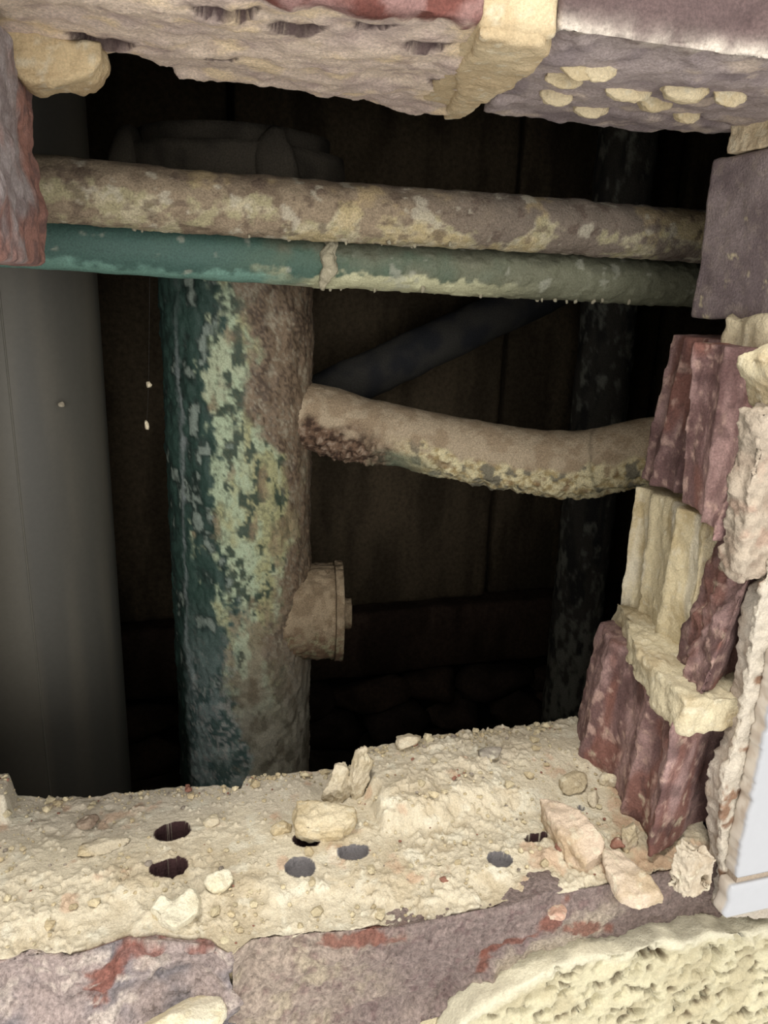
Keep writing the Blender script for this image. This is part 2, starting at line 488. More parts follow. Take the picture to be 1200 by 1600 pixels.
def c_sill_mid(V, n):
    f = fbm(V, 50, 4, 2); g = fbm(V, 260, 4, 6)
    c = mix(lin((168, 152, 138)), lin((140, 124, 118)), sst(.03, .10, V[:, 0] + .02 * f))
    c = mix(c, lin((176, 162, 140)), sst(.1, .7, fbm(V, 110, 4, 19)) * (1 - sst(.05, .10, V[:, 0])) * .8)
    c = mix(c, lin((110, 84, 84)), sst(.2, .7, g) * .5)
    c = mix(c, lin((122, 106, 98)), sst(.16, .20, V[:, 0]) * .7)
    hp_ = px(850, 1470, Y=0)
    c = mix(c, lin((186, 172, 152)), sst(1.3, .5, np.hypot((V[:, 0] - hp_[0]) / .034, (V[:, 2] - hp_[2] - .4 * (V[:, 0] - hp_[0])) / .013) + .5 * fbm(V, 110, 4, 77)) * .8)
    for a_, b_, w_, h_ in ((555, 1452, .016, .0035), (845, 1415, .007, .006), (790, 1455, .014, .0025), (750, 1500, .003, .008), (905, 1432, .014, .004)):
        p_ = px(a_, b_, Y=0)
        q_ = np.hypot((V[:, 0] - p_[0]) / w_, (V[:, 2] - p_[2] - (-.45 if a_ > 850 else .55 if a_ > 700 else 0) * (V[:, 0] - p_[0])) / h_)
        c = mix(c, lin((128, 80, 66)), sst(1.1, .6, q_ + .7 * fbm(V, 160, 4, 7)) * .8)
    return c


sill_brick(-.20, .0165, 3, step=.003, c=c_sill_left)
sill_brick(.0175, .300, 7, hill=1, c=c_sill_mid)
# joint between them and the bed under the course
b = prism_z([(.0140, .0012), (.0200, .0012), (.0200, .09), (.0140, .09)], -.075, -.0045)
rough('mortar_joint', b, .0012, lambda V, n: .0016 * fbm(V, 90, 4, 3), lambda V, n: c_mortar(V, n, s=4), M_MORTAR, wall_front)
b = prism_z([(-.2, .003), (.25, .003), (.25, .09), (-.2, .09)], -.082, -.066)
rough('mortar_joint', b, .0018, lambda V, n: .002 * fbm(V, 70, 4, 5), lambda V, n: c_mortar(V, n, s=6), M_MORTAR, wall_front)
b = prism_z([(-.2, .0), (.25, .0), (.25, .09), (-.2, .09)], -.15, -.08)
rough('brick', b, .0025, lambda V, n: .002 * fbm(V, 40, 4, 5), lambda V, n: c_brick(V, n, 31), M_BRICK, wall_front)

# ---- lintel course above the hole
ZL = .3225
xjB = .1235
backA = [px(x, y, Z=ZL) for x, y in [(700, 187), (640, 176), (560, 160), (470, 143), (400, 134), (280, 122), (262, 108), (240, 101), (190, 84), (160, 88), (60, 98)]]
plan = [(-.16, 0), (.0975, 0.0), (.112, .04)] + [(p[0], p[1]) for p in backA] + [(-.16, .088)]
# curved hollows in the underside of the left brick: (pixel, half width, half depth)
HOL = [(162, 66, .0095, .0030), (338, 18, .0070, .0022), (384, 22, .0035, .003), (462, 50, .0085, .0030), (578, 48, .0055, .0022), (662, 72, .0070, .0022), (345, 90, .005, .0014), (700, 130, .0075, .0028), (735, 160, .004, .0035)]
HOL = [(px(a, b_, Z=ZL), w, h * 2.1) for a, b_, w, h in HOL]


def hollow(V, grow=1.0):
    cut = np.zeros(len(V))
    for c, w, h in HOL:
        u = (V[:, 0] - c[0]) / w; v = (V[:, 1] - c[1]) / h + .9 * u * u - .3
        q = np.hypot(u, v) + .22 * fbm(V * np.array([1, 1, 0]), 160, 3, 3)
        cut = np.maximum(cut, 1 - sst(.72 * grow, 1.0 * grow, q))
    return cut


def dispA(V, n):
    D = n * (.0010 * fbm(V, 150, 4, 2) + .0022 * fbm(V, 45, 3, 5))[:, None]
    D[:, 2] += sst(.4, .8, -n[:, 2]) * .009 * hollow(V)
    return D


def c_linA(V, n):
    f = fbm(V, 45, 4, 8); g = fbm(V, 170, 4, 2)
    c = mix(lin((224, 204, 184)), lin((204, 184, 172)), sst(-.3, .5, f))
    c = mix(c, lin((238, 214, 176)), sst(.15, .7, fbm(V, 70, 3, 12)) * .8)
    c = mix(c, lin((176, 154, 146)), sst(.2, .7, g) * .6)
    front = 1 - sst(.004, .008, V[:, 1] + .004 * g)
    c = mix(c, mix(lin((150, 116, 110)), lin((110, 66, 58)), sst(.0, .25, f + .3 * sst(.07, .09, V[:, 0]))), front)
    c = mix(c, lin((92, 74, 74)), hollow(V, 1.3) * sst(ZL + .02, ZL + .012, V[:, 2]) * .95)  # bare dark brick in the hollows, with their shade put into the colour
    return c


rough('brick', prism_z(plan, ZL, .3885), .0013, dispA, c_linA, M_BRICK, wall_front)

backB = [px(x, y, Z=ZL) for x, y in [(1200, 214), (1150, 210), (1060, 207), (1000, 205), (900, 202), (800, 198), (730, 190)]]
planB = [(xjB, 0.0), (.375, 0.0), (.375, .1)] + [(p[0], min(p[1], .116)) for p in backB]
PLUG = [(870, 148, .0075, .0036), (922, 168, .0075, .0040), (980, 142, .0080, .0036), (1024, 158, .0075, .0050), (1069, 142, .0085, .0062), (1073, 177, .0070, .0036), (1138, 149, .0070, .0030), (905, 106, .0060, .0030), (882, 121, .0075, .0028), (935, 108, .0055, .0024)]
PLUG = [(px(a, b_, Z=ZL), w, h) for a, b_, w, h in PLUG]
yg = px(900, 172, Z=ZL)[1]


def dispB(V, n):
    D = n * (.0010 * fbm(V, 150, 4, 12) + .0014 * fbm(V, 50, 3, 15))[:, None]
    dn = sst(.4, .8, -n[:, 2])
    g = np.exp(-((V[:, 1] - yg + .004 + .002 * fbm(V, 60, 2, 3)) / .0032) ** 2)
    D[:, 2] += dn * .0045 * g
    D[:, 2] += dn * .004 * (1 - sst(.01, .03, V[:, 1])) * (.4 + .6 * sst(-.2, .3, fbm(V, 70, 3, 4)))
    return D


def c_linB(V, n):
    f = fbm(V, 45, 4, 18); g = fbm(V, 150, 4, 22)
    c = mix(lin((172, 158, 154)), lin((144, 131, 131)), sst(-.3, .5, f))
    c = mix(c, lin((206, 188, 170)), sst(.25, .7, fbm(V * np.array([.6, 1, 1]), 100, 3, 32)) * .7)
    fr = 1 - sst(.003, .006, V[:, 1] + .002 * g)
    cf = mix(lin((100, 82, 80)), lin((84, 50, 48)), sst(.0, .12, .055 - np.abs(V[:, 0] - .195) * 1.4 + .05 * f - .02))
    c = mix(c, cf, fr)
    edge = np.exp(-((V[:, 1] - .001) / .004) ** 2) * np.exp(-((V[:, 2] - ZL) / .005) ** 2)
    c = mix(c, lin((206, 194, 180)), np.clip(edge * (1.1 + .8 * g), 0, 1))
    return c


brick_b = rough('brick', prism_z(planB, ZL, .3885), .0014, dispB, c_linB, M_BRICK, wall_front)
for k, (p, w, h) in enumerate(PLUG):
    V, F = rock(60 + k, (w * (.8 + .3 * ((k * 7) % 5) / 4), h * 1.15, .0040), 0, 4, .16, 1.6)
    V[:, 1] = np.where(V[:, 1] < 0, V[:, 1] * .45, V[:, 1] * 1.15); V = V + np.array([p[0], p[1] - .001, ZL + .0004])
    tag(build('mortar_plug', V, F, M_MORTAR, c_mortar(V, None, lin((220, 204, 170)), lin((204, 186, 150)), k), brick_b), 'cream mortar plug squeezed from a hole in the grey brick above' if k == 0 else None)

# joint between the two lintel bricks, its mortar smeared down over the edge
jp = [px(x, y, Z=ZL - .002) for x, y in [(748, 52), (850, 66), (862, 82), (838, 105), (800, 135), (768, 150), (745, 165), (722, 186), (692, 186), (715, 140), (708, 110), (735, 85)]]
b = prism_z([(p[0], max(p[1], .0015)) for p in jp], ZL - .0032, ZL + .004)
rough('mortar_joint', b, .0010, lambda V, n: .0010 * fbm(V, 70, 4, 3) + .0004 * fbm(V, 300, 3, 1), lambda V, n: c_mortar(V, n, lin((216, 196, 160)), lin((200, 178, 142)), 9), M_MORTAR, wall_front, rl=5)
b = prism_z([(.0965, .0004), (.1240, .0004), (.130, .1), (.112, .1)], ZL - .001, .389)
rough('mortar_joint', b, .0015, lambda V, n: .001 * fbm(V, 70, 4, 3), lambda V, n: c_mortar(V, n, lin((216, 196, 160)), lin((200, 178, 142)), 9), M_MORTAR, wall_front, rl=5)
# cream lump hanging at the left end, over the left jamb brick
lp = [px(x, y, Y=.088) for x, y in [(-60, 60), (0, 50), (60, 66), (120, 90), (164, 88), (165, 112), (152, 136), (110, 148), (60, 150), (20, 125), (-60, 118)]]
b = prism_y([(p[0], p[2]) for p in lp], .066, .09)
rough('mortar_joint', b, .0012, lambda V, n: .0022 * fbm(V, 60, 4, 3) + .0006 * fbm(V, 260, 3, 1), lambda V, n: c_mortar(V, n, lin((204, 182, 144)), lin((186, 162, 126)), 12), M_MORTAR, wall_front)

# ---- left jamb brick
le = [px(x, y, Y=.098) for x, y in [(52, 118), (56, 170), (46, 235), (58, 290), (74, 335), (68, 385), (64, 414)]]
zs = np.array([p[2] for p in le])[::-1]; xs = np.array([p[0] for p in le])[::-1]
b = prism_z([(-.165, .0), (-.043, .0), (-.043, .1), (-.165, .1)], .2492, .3175)


def dispL(V, n):
    D = n * (.0012 * fbm(V, 120, 4, 2) + .0022 * fbm(V, 45, 3, 5))[:, None]
    e = sst(-.07, -.045, V[:, 0])
    D[:, 0] += e * (np.interp(V[:, 2], zs, xs) + .043) * (.35 + .65 * sst(.03, .09, V[:, 1]))
    D[:, 2] *= .3
    return D


def c_left(V, n):
    f = fbm(V, 60, 4, 3); g = fbm(V, 220, 4, 5)
    k = V[:, 2] < .292
    red = mix(lin((154, 114, 102)), lin((122, 94, 88)), sst(-.2, .5, g))
    gr = mix(lin((158, 148, 146)), lin((134, 122, 120)), sst(-.2, .5, g))
    t = sst(-.2, .25, f * .5 + sst(.275, .262, V[:, 2]) * .5 + sst(.055, .085, V[:, 1]) * .55 - .35)
    return mix(gr, red, t)


rough('brick', b, .0011, dispL, c_left, M_BRICK, wall_front)


# ---- right jamb: four courses, each broken along its row of holes so the face is fluted
def flute(cusps, depth=.0045, k=6):
    """plan outline through the cusps, hollowed between them into +X"""
    out = []
    for (a, b_) in zip(cusps[:-1], cusps[1:]):
        a = np.array(a); b_ = np.array(b_)
        for i in range(k):
            t = i / k; p = a * (1 - t) + b_ * t
            p = p + np.array([1, 0]) * depth * 4 * t * (1 - t) * min(1, np.linalg.norm(b_ - a) / .018)
            out.append(tuple(p))
    out.append(tuple(cusps[-1]))
    return out


def jamb(cusps, z0, z1, s, colour, depth=.0045, top=None, amp=1., warp=None, name='brick', mat=M_BRICK, voxel=.00125, xe=.372):
    lo = [(xe, cusps[0][1])] + flute(cusps, depth) + [(xe, cusps[-1][1])]
    hi = None
    if top is not None: hi = [(xe, top[0][1])] + flute(top, depth) + [(xe, top[-1][1])]
    b_ = prism_z(lo, z0, z1, hi)

    def disp(V, n):
        side = sst(.2, .7, -n[:, 0])
        d = (.0014 * fbm(V * np.array([1, 1, .7]), 140, 4, s) + 0.0009 * fbm(V, 50, 3, s + 5) + .0016 * np.maximum(0, ridged(V * np.array([1, 1, .8]), 48, 4, s + 8) - .25) + .0006 * fbm(V * np.array([1, 1, .4]), 380, 3, s + 13)) * amp
        D = n * (d * (.35 + .65 * side))[:, None]
        if warp is not None: D[:, 0] += warp(V)
        return D
    return rough(name, b_, voxel, disp, colour, mat, wall_front)


def c_red(s, dust=.0, lift=1.):
    def f_(V, n):
        f = fbm(V * np.array([1, 1, .3]), 110, 4, s); g = fbm(V, 240, 4, s + 3); h = fbm(V * np.array([1, 1, .5]), 50, 3, s + 9)
        c = mix(lin((152, 124, 119)), lin((112, 86, 83)), sst(-.3, .4, f))
        c = mix(c, lin((124, 84, 73)), sst(.0, .45, h) * .8)
        c = mix(c, lin((192, 162, 148)), sst(.25, .7, g + .25 * f) * .6)
        c = mix(c, lin((84, 62, 60)), sst(.2, .6, fbm(V, 90, 4, s + 17)) * .6)
        if dust: c = mix(c, CREAM3, sst(.7 - dust, 1.1 - dust, g * .7 + .6 * h))
        return c * lift
    return f_


# course at the bottom
cu4 = [(.238, .1015), (.2235, .0995), (.2115, .0745), (.2190, .052), (.2105, .030), (.2165, .0225), (.2045, -.001), (.2190, .0035), (.238, .014)]
cu4t = [(.242, .1005), (.2305, .0985), (.2210, .0735), (.2260, .052), (.2165, .0295), (.2210, .022), (.2070, -.001), (.2210, .0025), (.240, .010)]
jamb(cu4, -.001, .071, 11, c_red(11, .03), .0016, cu4t, .8)
# third course: rear mass coated in mortar with half-filled holes, red broken front
q1 = px(983, 860, Y=.098); q2 = px(1043, 900, Y=.058); q3 = px(1098, 900, Y=.036)
cu3 = [(q1[0] + .02, .104), (q1[0], .1), (q1[0] + .001, .086), (q2[0], .060), (q3[0] - .003, .036), (q3[0] + .01, .032)]


def c_coat(V, n):
    c = c_mortar(V, n, lin((208, 194, 160)), lin((186, 168, 130)), 3)
    return mix(c, lin((216, 206, 182)), sst(.2, .7, fbm(V * np.array([1, 1, .3]), 90, 3, 7)))


jamb(cu3, .078, .1475, 21, c_coat, .005, None, .9, name='mortar_coat', mat=M_MORTAR)
r1 = px(1060, 1090, Y=.004); r2 = px(1075, 980, Y=.02)
cu3f = [(r2[0] + .03, .0375), (r2[0] + .010, .0365), (r2[0] - .002, .016), (r1[0] + .005, -.001), (r1[0] + .03, .014)]
cu3ft = [(r2[0] + .040, .0375), (r2[0] + .024, .0365), (r2[0] + .015, .016), (r1[0] + .024, -.001), (r1[0] + .045, .012)]
jamb(cu3f, .078, .147, 23, c_red(23, .05), .0015, cu3ft, 1.5)
# second course: rear piece and nearer wedge
a1 = px(1013, 650, Y=.098); a2 = px(1075, 650, Y=.062)
jamb([(a1[0] + .03, .103), (a1[0] + .002, .1), (a1[0] - .002, .086), (a1[0] + .001, .070), (a1[0] + .012, .061)], .152, .2275, 31, c_red(31), .003,
     [(a1[0] + .03, .103), (a1[0] + .009, .1), (a1[0] + .006, .086), (a1[0] + .007, .070), (a1[0] + .012, .061)], .45)
w1 = px(1082, 545, Y=.058); w2 = px(1120, 820, Y=.006)
jamb([(.30, .0615), (.2415, .0605), (.2300, .030), (w2[0] - .001, .006), (.246, -.001), (.29, -.001)], .150, .2265, 33, c_red(33, .08, 1.4), .0045,
     [(.30, .0615), (w1[0] + .001, .0605), (.2360, .040), (.2440, .020), (.262, .0), (.29, -.001)], .6)
# top course: the smooth grey end of a whole brick


def c_grey(V, n):
    f = fbm(V, 50, 4, 3); g = fbm(V, 260, 4, 4)
    c = mix(lin((146, 132, 130)), lin((126, 112, 112)), sst(-.3, .4, f))
    c = mix(c, lin((160, 146, 136)), sst(.2, .7, g) * .5)
    return mix(c, lin((206, 192, 160)), sst(.75, .95, fbm(V, 170, 3, 9)))


g1 = px(1078, 488, Y=.1)
b = prism_z([(g1[0], .1), (g1[0], .0), (.372, .0), (.372, .1)], .2365, .3105)
rough('brick', b, .0013, lambda V, n: .0004 * fbm(V, 130, 4, 2) + .0008 * fbm(V, 50, 3, 5), c_grey, M_BRICK, wall_front)
# beds between the courses
xa = px(945, 985, Y=.1)[0]
b4 = [(.372, .103), (xa + .004, .1), (xa + .001, .085), (.224, .062), (.2165, .044), (.213, .02), (.209, -.003), (.24, -.006), (.372, -.006)]
rough('mortar_joint', prism_z(b4, .0655, .0815), .0011, lambda V, n: .0022 * fbm(V, 60, 4, 3) + .0011 * fbm(V, 240, 4, 1), lambda V, n: c_mortar(V, n, lin((204, 192, 162)), lin((184, 168, 136)), 14), M_MORTAR, wall_front)
b3 = [(.372, .1), (.262, .098), (.253, .07), (.246, .045), (.238, .012), (.25, -.002), (.372, -.002)]
rough('mortar_joint', prism_z(b3, .144, .1545), .0014, lambda V, n: .0014 * fbm(V, 60, 4, 3) + .0007 * fbm(V, 240, 4, 1), lambda V, n: c_mortar(V, n, s=15), M_MORTAR, wall_front)
t1 = [px(x, y, Y=.05) for x, y in [(1085, 546), (1130, 520), (1122, 512), (1150, 497), (1260, 490), (1260, 560), (1190, 548)]]
rough('mortar_joint', prism_z([(.372, .075), (.262, .070), (.250, .058), (.252, .035), (.262, .012), (.28, -.004), (.372, -.004)], .2235, .238), .0012, lambda V, n: .0024 * fbm(V, 55, 4, 3) + .0009 * fbm(V, 240, 4, 1), lambda V, n: c_mortar(V, n, lin((214, 200, 168)), lin((196, 178, 144)), 17), M_MORTAR, wall_front)
t2 = [px(x, y, Y=.085) for x, y in [(1140, 240), (1150, 205), (1146, 170), (1160, 155), (1260, 130), (1260, 225)]]
rough('mortar_joint', prism_y([(p[0], p[2]) for p in t2], .0, .088), .0012, lambda V, n: .0014 * fbm(V, 60, 4, 3) + .0006 * fbm(V, 260, 3, 1), lambda V, n: c_mortar(V, n, lin((222, 204, 172)), lin((204, 184, 150)), 19), M_MORTAR, wall_front)


# ---- plaster, tile bed and tiles on the room side
def sheet(name, pts, y0, y1, voxel, disp, colour, mat, Yt, **k):
    P = [px(x, y, Y=Yt) for x, y in pts]
    return rough(name, prism_y([(p[0], p[2]) for p in P], y0, y1), voxel, disp, colour, mat, wall_front, **k)


def c_plaster(V, n):
    c = mix(lin((184, 170, 152)), lin((162, 145, 128)), sst(-.3, .5, fbm(V, 60, 4, 3)))
    return mix(c, lin((170, 136, 118)), sst(.45, .8, fbm(V, 90, 4, 8)) * .5)


sheet('plaster', [(1172, 642), (1330, 610), (1330, 900), (1215, 905), (1178, 898), (1146, 905), (1140, 882), (1150, 800), (1152, 760), (1168, 705)], -.009, .004, .0011,
      lambda V, n: .0018 * fbm(V, 65, 4, 3) + .0018 * fbm(V, 190, 4, 1) + .0008 * fbm(V, 500, 3, 6), c_plaster, M_MORTAR, -.003)
sheet('plaster', [(1176, 560), (1200, 545), (1330, 500), (1330, 612), (1196, 632), (1188, 610), (1172, 590)], -.006, .012, .0011,
      lambda V, n: .0026 * fbm(V, 65, 4, 5) + .0012 * fbm(V, 200, 4, 2), lambda V, n: c_mortar(V, n, s=31), M_MORTAR, .004)
# grey plaster coat whose broken edge faces the hole
EDGE = [(1212, 855), (1192, 895), (1168, 925), (1160, 955), (1148, 1075), (1128, 1160), (1106, 1195), (1104, 1290), (1112, 1412)]
sheet('plaster', EDGE + [(1420, 1412), (1420, 830)], -.011, .0005, .0011,
      lambda V, n: .0012 * fbm(V, 90, 4, 3) + .0009 * fbm(V, 320, 3, 1), lambda V, n: mix(lin((188, 178, 164)), lin((168, 154, 138)), sst(-.3, .5, fbm(V, 90, 4, 3))), M_MORTAR, -.001)
X0 = px(1112, 1250, Y=-.003)[0]
zt = px(1162, 1372, Y=-.0215)[2]
ztop = .20


def tile_edge(z):
    P = np.stack([np.zeros_like(z), np.zeros_like(z), z], 1)
    return   .0007 * fbm(P, 160, 2, 5) + .0004 * fbm(P, 900, 2, 5) + .012 * sst(.11, .16, z)


def tile(x0, x1, z0, z1, s, rag=True):
    b_ = prism_y([(x0, z0), (x1, z0), (x1, z1), (x0, z1)], -.0215, -.0125)

    def disp(V, n):
        D = np.zeros_like(V)
        if rag: D[:, 0] += (1 - sst(x0 + .002, x0 + .03, V[:, 0])) * tile_edge(V[:, 2] + s * 0)
        return D
    def cc(V, n):
        body = mix(lin((190, 181, 168)), lin((172, 160, 146)), sst(-.3, .5, fbm(V, 200, 3, 2)))
        return mix(body, lin((164, 165, 168)), sst(-.0190, -.0200, V[:, 1]))
    return tag(rough('tile', b_, .0015, disp, cc, M_TILE, wall_front), None)


xt = px(1160, 1330, Y=-.0215)[0]
tag(tile(xt, .45, zt, ztop, 0), 'white glazed wall tile with a ragged cut edge beside the hole')
tag(tile(px(1140, 1400, Y=-.0215)[0], .45, zt - .022, zt - .004, 3), 'broken strip of white tile under the glazed tile')
sheet('tile_adhesive', [(1226, 852), (1205, 885), (1186, 930), (1178, 960), (1164, 1075), (1146, 1165), (1128, 1210), (1122, 1290), (1130, 1405), (1420, 1405), (1420, 820)], -.0128, -.0095, .0009,
      lambda V, n: .0010 * fbm(V, 200, 4, 13) + .0007 * fbm(V, 420, 3, 11), lambda V, n: mix(lin((198, 188, 172)), lin((140, 112, 92)), sst(.35, .75, fbm(V, 130, 3, 3))), M_MORTAR, -.0115)
slab('grout', px(1152, 1385, Y=-.0205)[0], .45, -.0195, -.0125, zt - .0045, zt + .0005, lin((176, 160, 142)), M_MORTAR, wall_front)

# ---- thick porous render below, bottom right
TOP = [(640, 1720), (690, 1604), (706, 1575), (740, 1545), (790, 1517), (830, 1498), (868, 1478), (915, 1466), (950, 1468), (985, 1456), (1020, 1446), (1050, 1448), (1085, 1434), (1130, 1436), (1200, 1424), (1330, 1400)]
P = [px(x, y, Y=-.003) for x, y in TOP] + [np.array([.45, 0, -.13]), np.array([.10, 0, -.13])]
pts = [(p[0], p[2]) for p in P if p[2] > -.125] + [(.45, -.13), (P[0][0] + .0, -.13)]


def cells(V):
    U = V * np.array([1, 0, 1])
    return worley(U * np.array([1, 0, 1.5]) + .0022 * np.stack([fbm(U, 200, 2, 1), fbm(U, 200, 2, 2) * 0, fbm(U, 200, 2, 3)], 1), 150, 5)


def dispR(V, n):
    base = .0016 * fbm(V, 60, 4, 3)
    b1, s1, c1 = cells(V)
    front = sst(.25, .6, -n[:, 1]) * sst(-.001, .0045, np.interp(V[:, 0], [p[0] for p in P[:-2]], [p[2] for p in P[:-2]]) - V[:, 2] + .003 * fbm(V, 90, 3, 9))
    pit_ = np.where(c1 > .28, 1 - sst(.12, .55, b1), 0) * (1.3 - .5 * c1)
    deepp = np.where(c1 > .66, 1 - sst(.22, .42, b1), 0)
    d = base + front * (-.0052 * pit_ - .0085 * deepp + .0009 * fbm(V, 320, 3, 6) + .0020 * np.maximum(0, ridged(V * np.array([.8, 1, 1.6]), 110, 3, 6) - .2))
    return d


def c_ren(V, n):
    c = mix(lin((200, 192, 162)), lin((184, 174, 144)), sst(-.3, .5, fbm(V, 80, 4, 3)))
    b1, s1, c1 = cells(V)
    c = mix(c, lin((100, 82, 62)), np.where(c1 > .66, 1 - sst(.34, .50, b1), 0) * sst(.001, .005, np.interp(V[:, 0], [p[0] for p in P[:-2]], [p[2] for p in P[:-2]]) - V[:, 2]) * .9)  # deep pits painted dark brown, their shade put into the colour
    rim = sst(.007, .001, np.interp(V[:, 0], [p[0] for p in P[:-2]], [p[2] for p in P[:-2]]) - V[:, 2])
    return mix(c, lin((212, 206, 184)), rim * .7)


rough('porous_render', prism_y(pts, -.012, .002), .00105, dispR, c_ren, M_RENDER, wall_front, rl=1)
tag(wall_front.children[-1], 'thick cream render full of small pits at the bottom right')
# ------------------------------------------------------------------ pipes
def ang_from_view(V, N, axis):
    """across the pipe as seen from the hole: 0 at its left edge, 1 at its right"""
    r_ = np.linalg.norm(V[:, :2] - axis, axis=1); v = CAM[:2] - axis; v = v / np.linalg.norm(v); l = np.array([v[1], -v[0]])
    return .5 - .5 * ((V[:, :2] - axis) @ l) / np.maximum(r_, 1e-6) * 1.0, (V[:, :2] - axis) @ v


# big green soil pipe
GY = .365
gx = .5 * (px(373, 470, Y=GY)[0] + px(383, 1180, Y=GY)[0]); GR = .0565
zcol = px(400, 300, Y=GY)[2]
soil = tag(empty('soil_pipe', (gx, GY, FLOOR)), 'thick vertical green painted soil pipe, flaking and rusted, with a side branch', 'pipe')


def c_soil(V, N):
    s, fr_ = ang_from_view(V, N, np.array([gx, GY])); z = V[:, 2]
    w = fbm(V * np.array([1, 1, .55]), 55, 4, 3) * .10 + fbm(V, 200, 3, 8) * .05
    S = s + w; f = fbm(V * np.array([1, 1, .6]), 130, 4, 13); g = fbm(V, 330, 4, 19); k = fbm(V * np.array([1, 1, .4]), 70, 4, 23)
    yy = np.array([300, 450, 550, 620, 680, 730, 880, 940, 1000, 1090, 1140, 1300.]); zy = np.array([px(378, y_, Y=GY - GR)[2] for y_ in yy])
    at = lambda v_: np.interp(-z, -zy, v_)
    teal = mix(lin((50, 72, 64)), lin((34, 47, 42)), sst(-.2, .5, f))
    c = mix(teal, lin((150, 162, 150)), sst(.45, .75, f + .2 * g + .15 * sst(.2, .3, s)) * .7)
    streak = np.exp(-((s + .25 * w - (.125 + .010 * np.sin(z * 24))) / .013) ** 2) * at([0, .2, .8, 1, 1, 1, 1, 1, 1, 1, .6, .3])
    c = mix(c, lin((150, 158, 156)), np.clip(streak * (1 + .6 * f), 0, 1) * .7)
    mint = mix(lin((170, 184, 154)), lin((168, 166, 124)), sst(.5, .72, S + .3 * k))
    mint = mix(mint, lin((176, 182, 152)), sst(.1, .6, -k + .3 * g) * .7)
    mint = mix(mint, lin((60, 74, 60)), sst(.22, .42, f + .35 * g))
    mint = mix(mint, lin((136, 118, 92)), sst(.15, .5, fbm(V * np.array([1, 1, .5]), 60, 4, 29) - .3 + S * .5) * .8)
    mint = mix(mint, lin((84, 88, 68)), sst(.1, .5, fbm(V, 520, 3, 47) + .3 * k) * .55)
    c = mix(c, mint, sst(-.03, .03, S + .3 * w - at([.34, .34, .33, .30, .34, .36, .36, .38, .42, .40, .30, .25])))
    hf = fbm(V, 620, 3, 43)
    rust = mix(lin((128, 110, 90)), lin((82, 68, 56)), sst(-.3, .4, hf + .4 * k)); rust = mix(rust, lin((172, 162, 140)), sst(.15, .6, .6 * f + .6 * hf) * .7)
    c = mix(c, rust, sst(-.06, .06, S - at([.42, .44, .52, .50, .58, .84, .87, .76, .70, .68, .80, .9])))
    low = at([0, 0, 0, 0, 0, 0, 0, .0, .1, .5, 1, 1.])
    bl = mix(lin((186, 206, 202)), lin((112, 142, 138)), sst(-.1, .3, f)); bl = mix(bl, lin((228, 232, 226)), sst(.2, .5, g + .4 * k))  # pale blue and white foot, lightened further for bounce off the ledge
    lowc = mix(bl, mix(lin((206, 200, 180)), lin((164, 156, 136)), sst(-.1, .5, f)), sst(.42, .5, S))
    return mix(c, lowc, low * .85 * sst(.06, .14, s))


def d_soil(V, N, t):
    f = fbm(V * np.array([1, 1, .6]), 130, 4, 13)
    return .0008 * sst(.1, .4, -f) + .0005 * fbm(V, 240, 4, 9) + .0006 * fbm(V, 520, 3, 19) + .0022 * fbm(V, 40, 3, 2) * .6


V, F, N, t = tube([(gx, GY, FLOOR), (gx, GY, zcol)], GR, 230, .0019, d_soil)
build('pipe_body', V, F, M_PAINT, c_soil(V, N), soil)
# collar with lugs at its head, seen above the two crossing pipes
dk = lin((78, 72, 62))
zc = zcol
V, F, N, t = tube([(gx, GY, zc - .002), (gx, GY, zc + .022)], lambda t_: np.full(len(t_), .078), 120, .004, lambda V, N, t: .0016 * fbm(V, 60, 3, 3))
clr = build('collar', V, F, M_RUST, mix(dk, dk * .6, sst(-.2, .5, fbm(V, 60, 3, 4))), soil)
V, F, N, t = tube([(gx, GY, zc + .021), (gx, GY, zc + .034)], .068, 100, .004, lambda V, N, t: .0012 * fbm(V, 60, 3, 6))
build('cap', V, F, M_RUST, mix(dk, dk * .6, sst(-.2, .5, fbm(V, 60, 3, 4))), soil)
for a in (200, 285, 20, 110):
    a = math.radians(a); p = np.array([gx + .076 * math.cos(a), GY + .076 * math.sin(a), zc + .008])
    V, F = rock(int(a * 100), (.014, .014, .022), 6, 3, .05)
    build('lug', V + p, F, M_RUST, dk, clr)

# branch running right to the jamb
BP = [np.array([gx + .02, GY - .005, 0])]
bp = [(490, 652, .345), (560, 668, .330), (620, 680, .318), (700, 697, .300), (790, 714, .278), (860, 722, .260), (920, 722, .243), (985, 710, .222), (1040, 702, .204), (1110, 695, .18)]
pts_ = [px(x, y, Y=Yv) for x, y, Yv in bp]
pts_[-1] = pts_[-2] + (pts_[-2] - pts_[-3]) * 1.2
BP[0][2] = pts_[0][2] + .004
lenb = np.r_[0, np.cumsum(np.linalg.norm(np.diff(np.array(BP + pts_), axis=0), axis=1))]
Lt = lenb[-1]


def r_branch(t):
    return np.interp(t, [0, .02, .055, .075, .115, .24, .31, Lt], [.026, .026, .0262, .0238, .0232, .0240, .0236, .0225])


def down(N): return np.clip(-N[:, 2], 0, 1)


def d_branch(V, N, t):
    under = sst(-.05, .5, -N[:, 2] + .25 * fbm(V, 80, 3, 4)) * sst(.10, .15, t)
    crust = sst(.045, .05, t) * sst(.115, .085, t) * sst(-.1, .3, -N[:, 2] + .3 * fbm(V, 120, 3, 2))
    return .0005 * fbm(V, 120, 3, 2) + under * (.0010 + .0024 * fbm(V, 95, 4, 7) + .0014 * fbm(V, 320, 3, 3)) + crust * (.0015 + .0038 * fbm(V, 260, 4, 5))


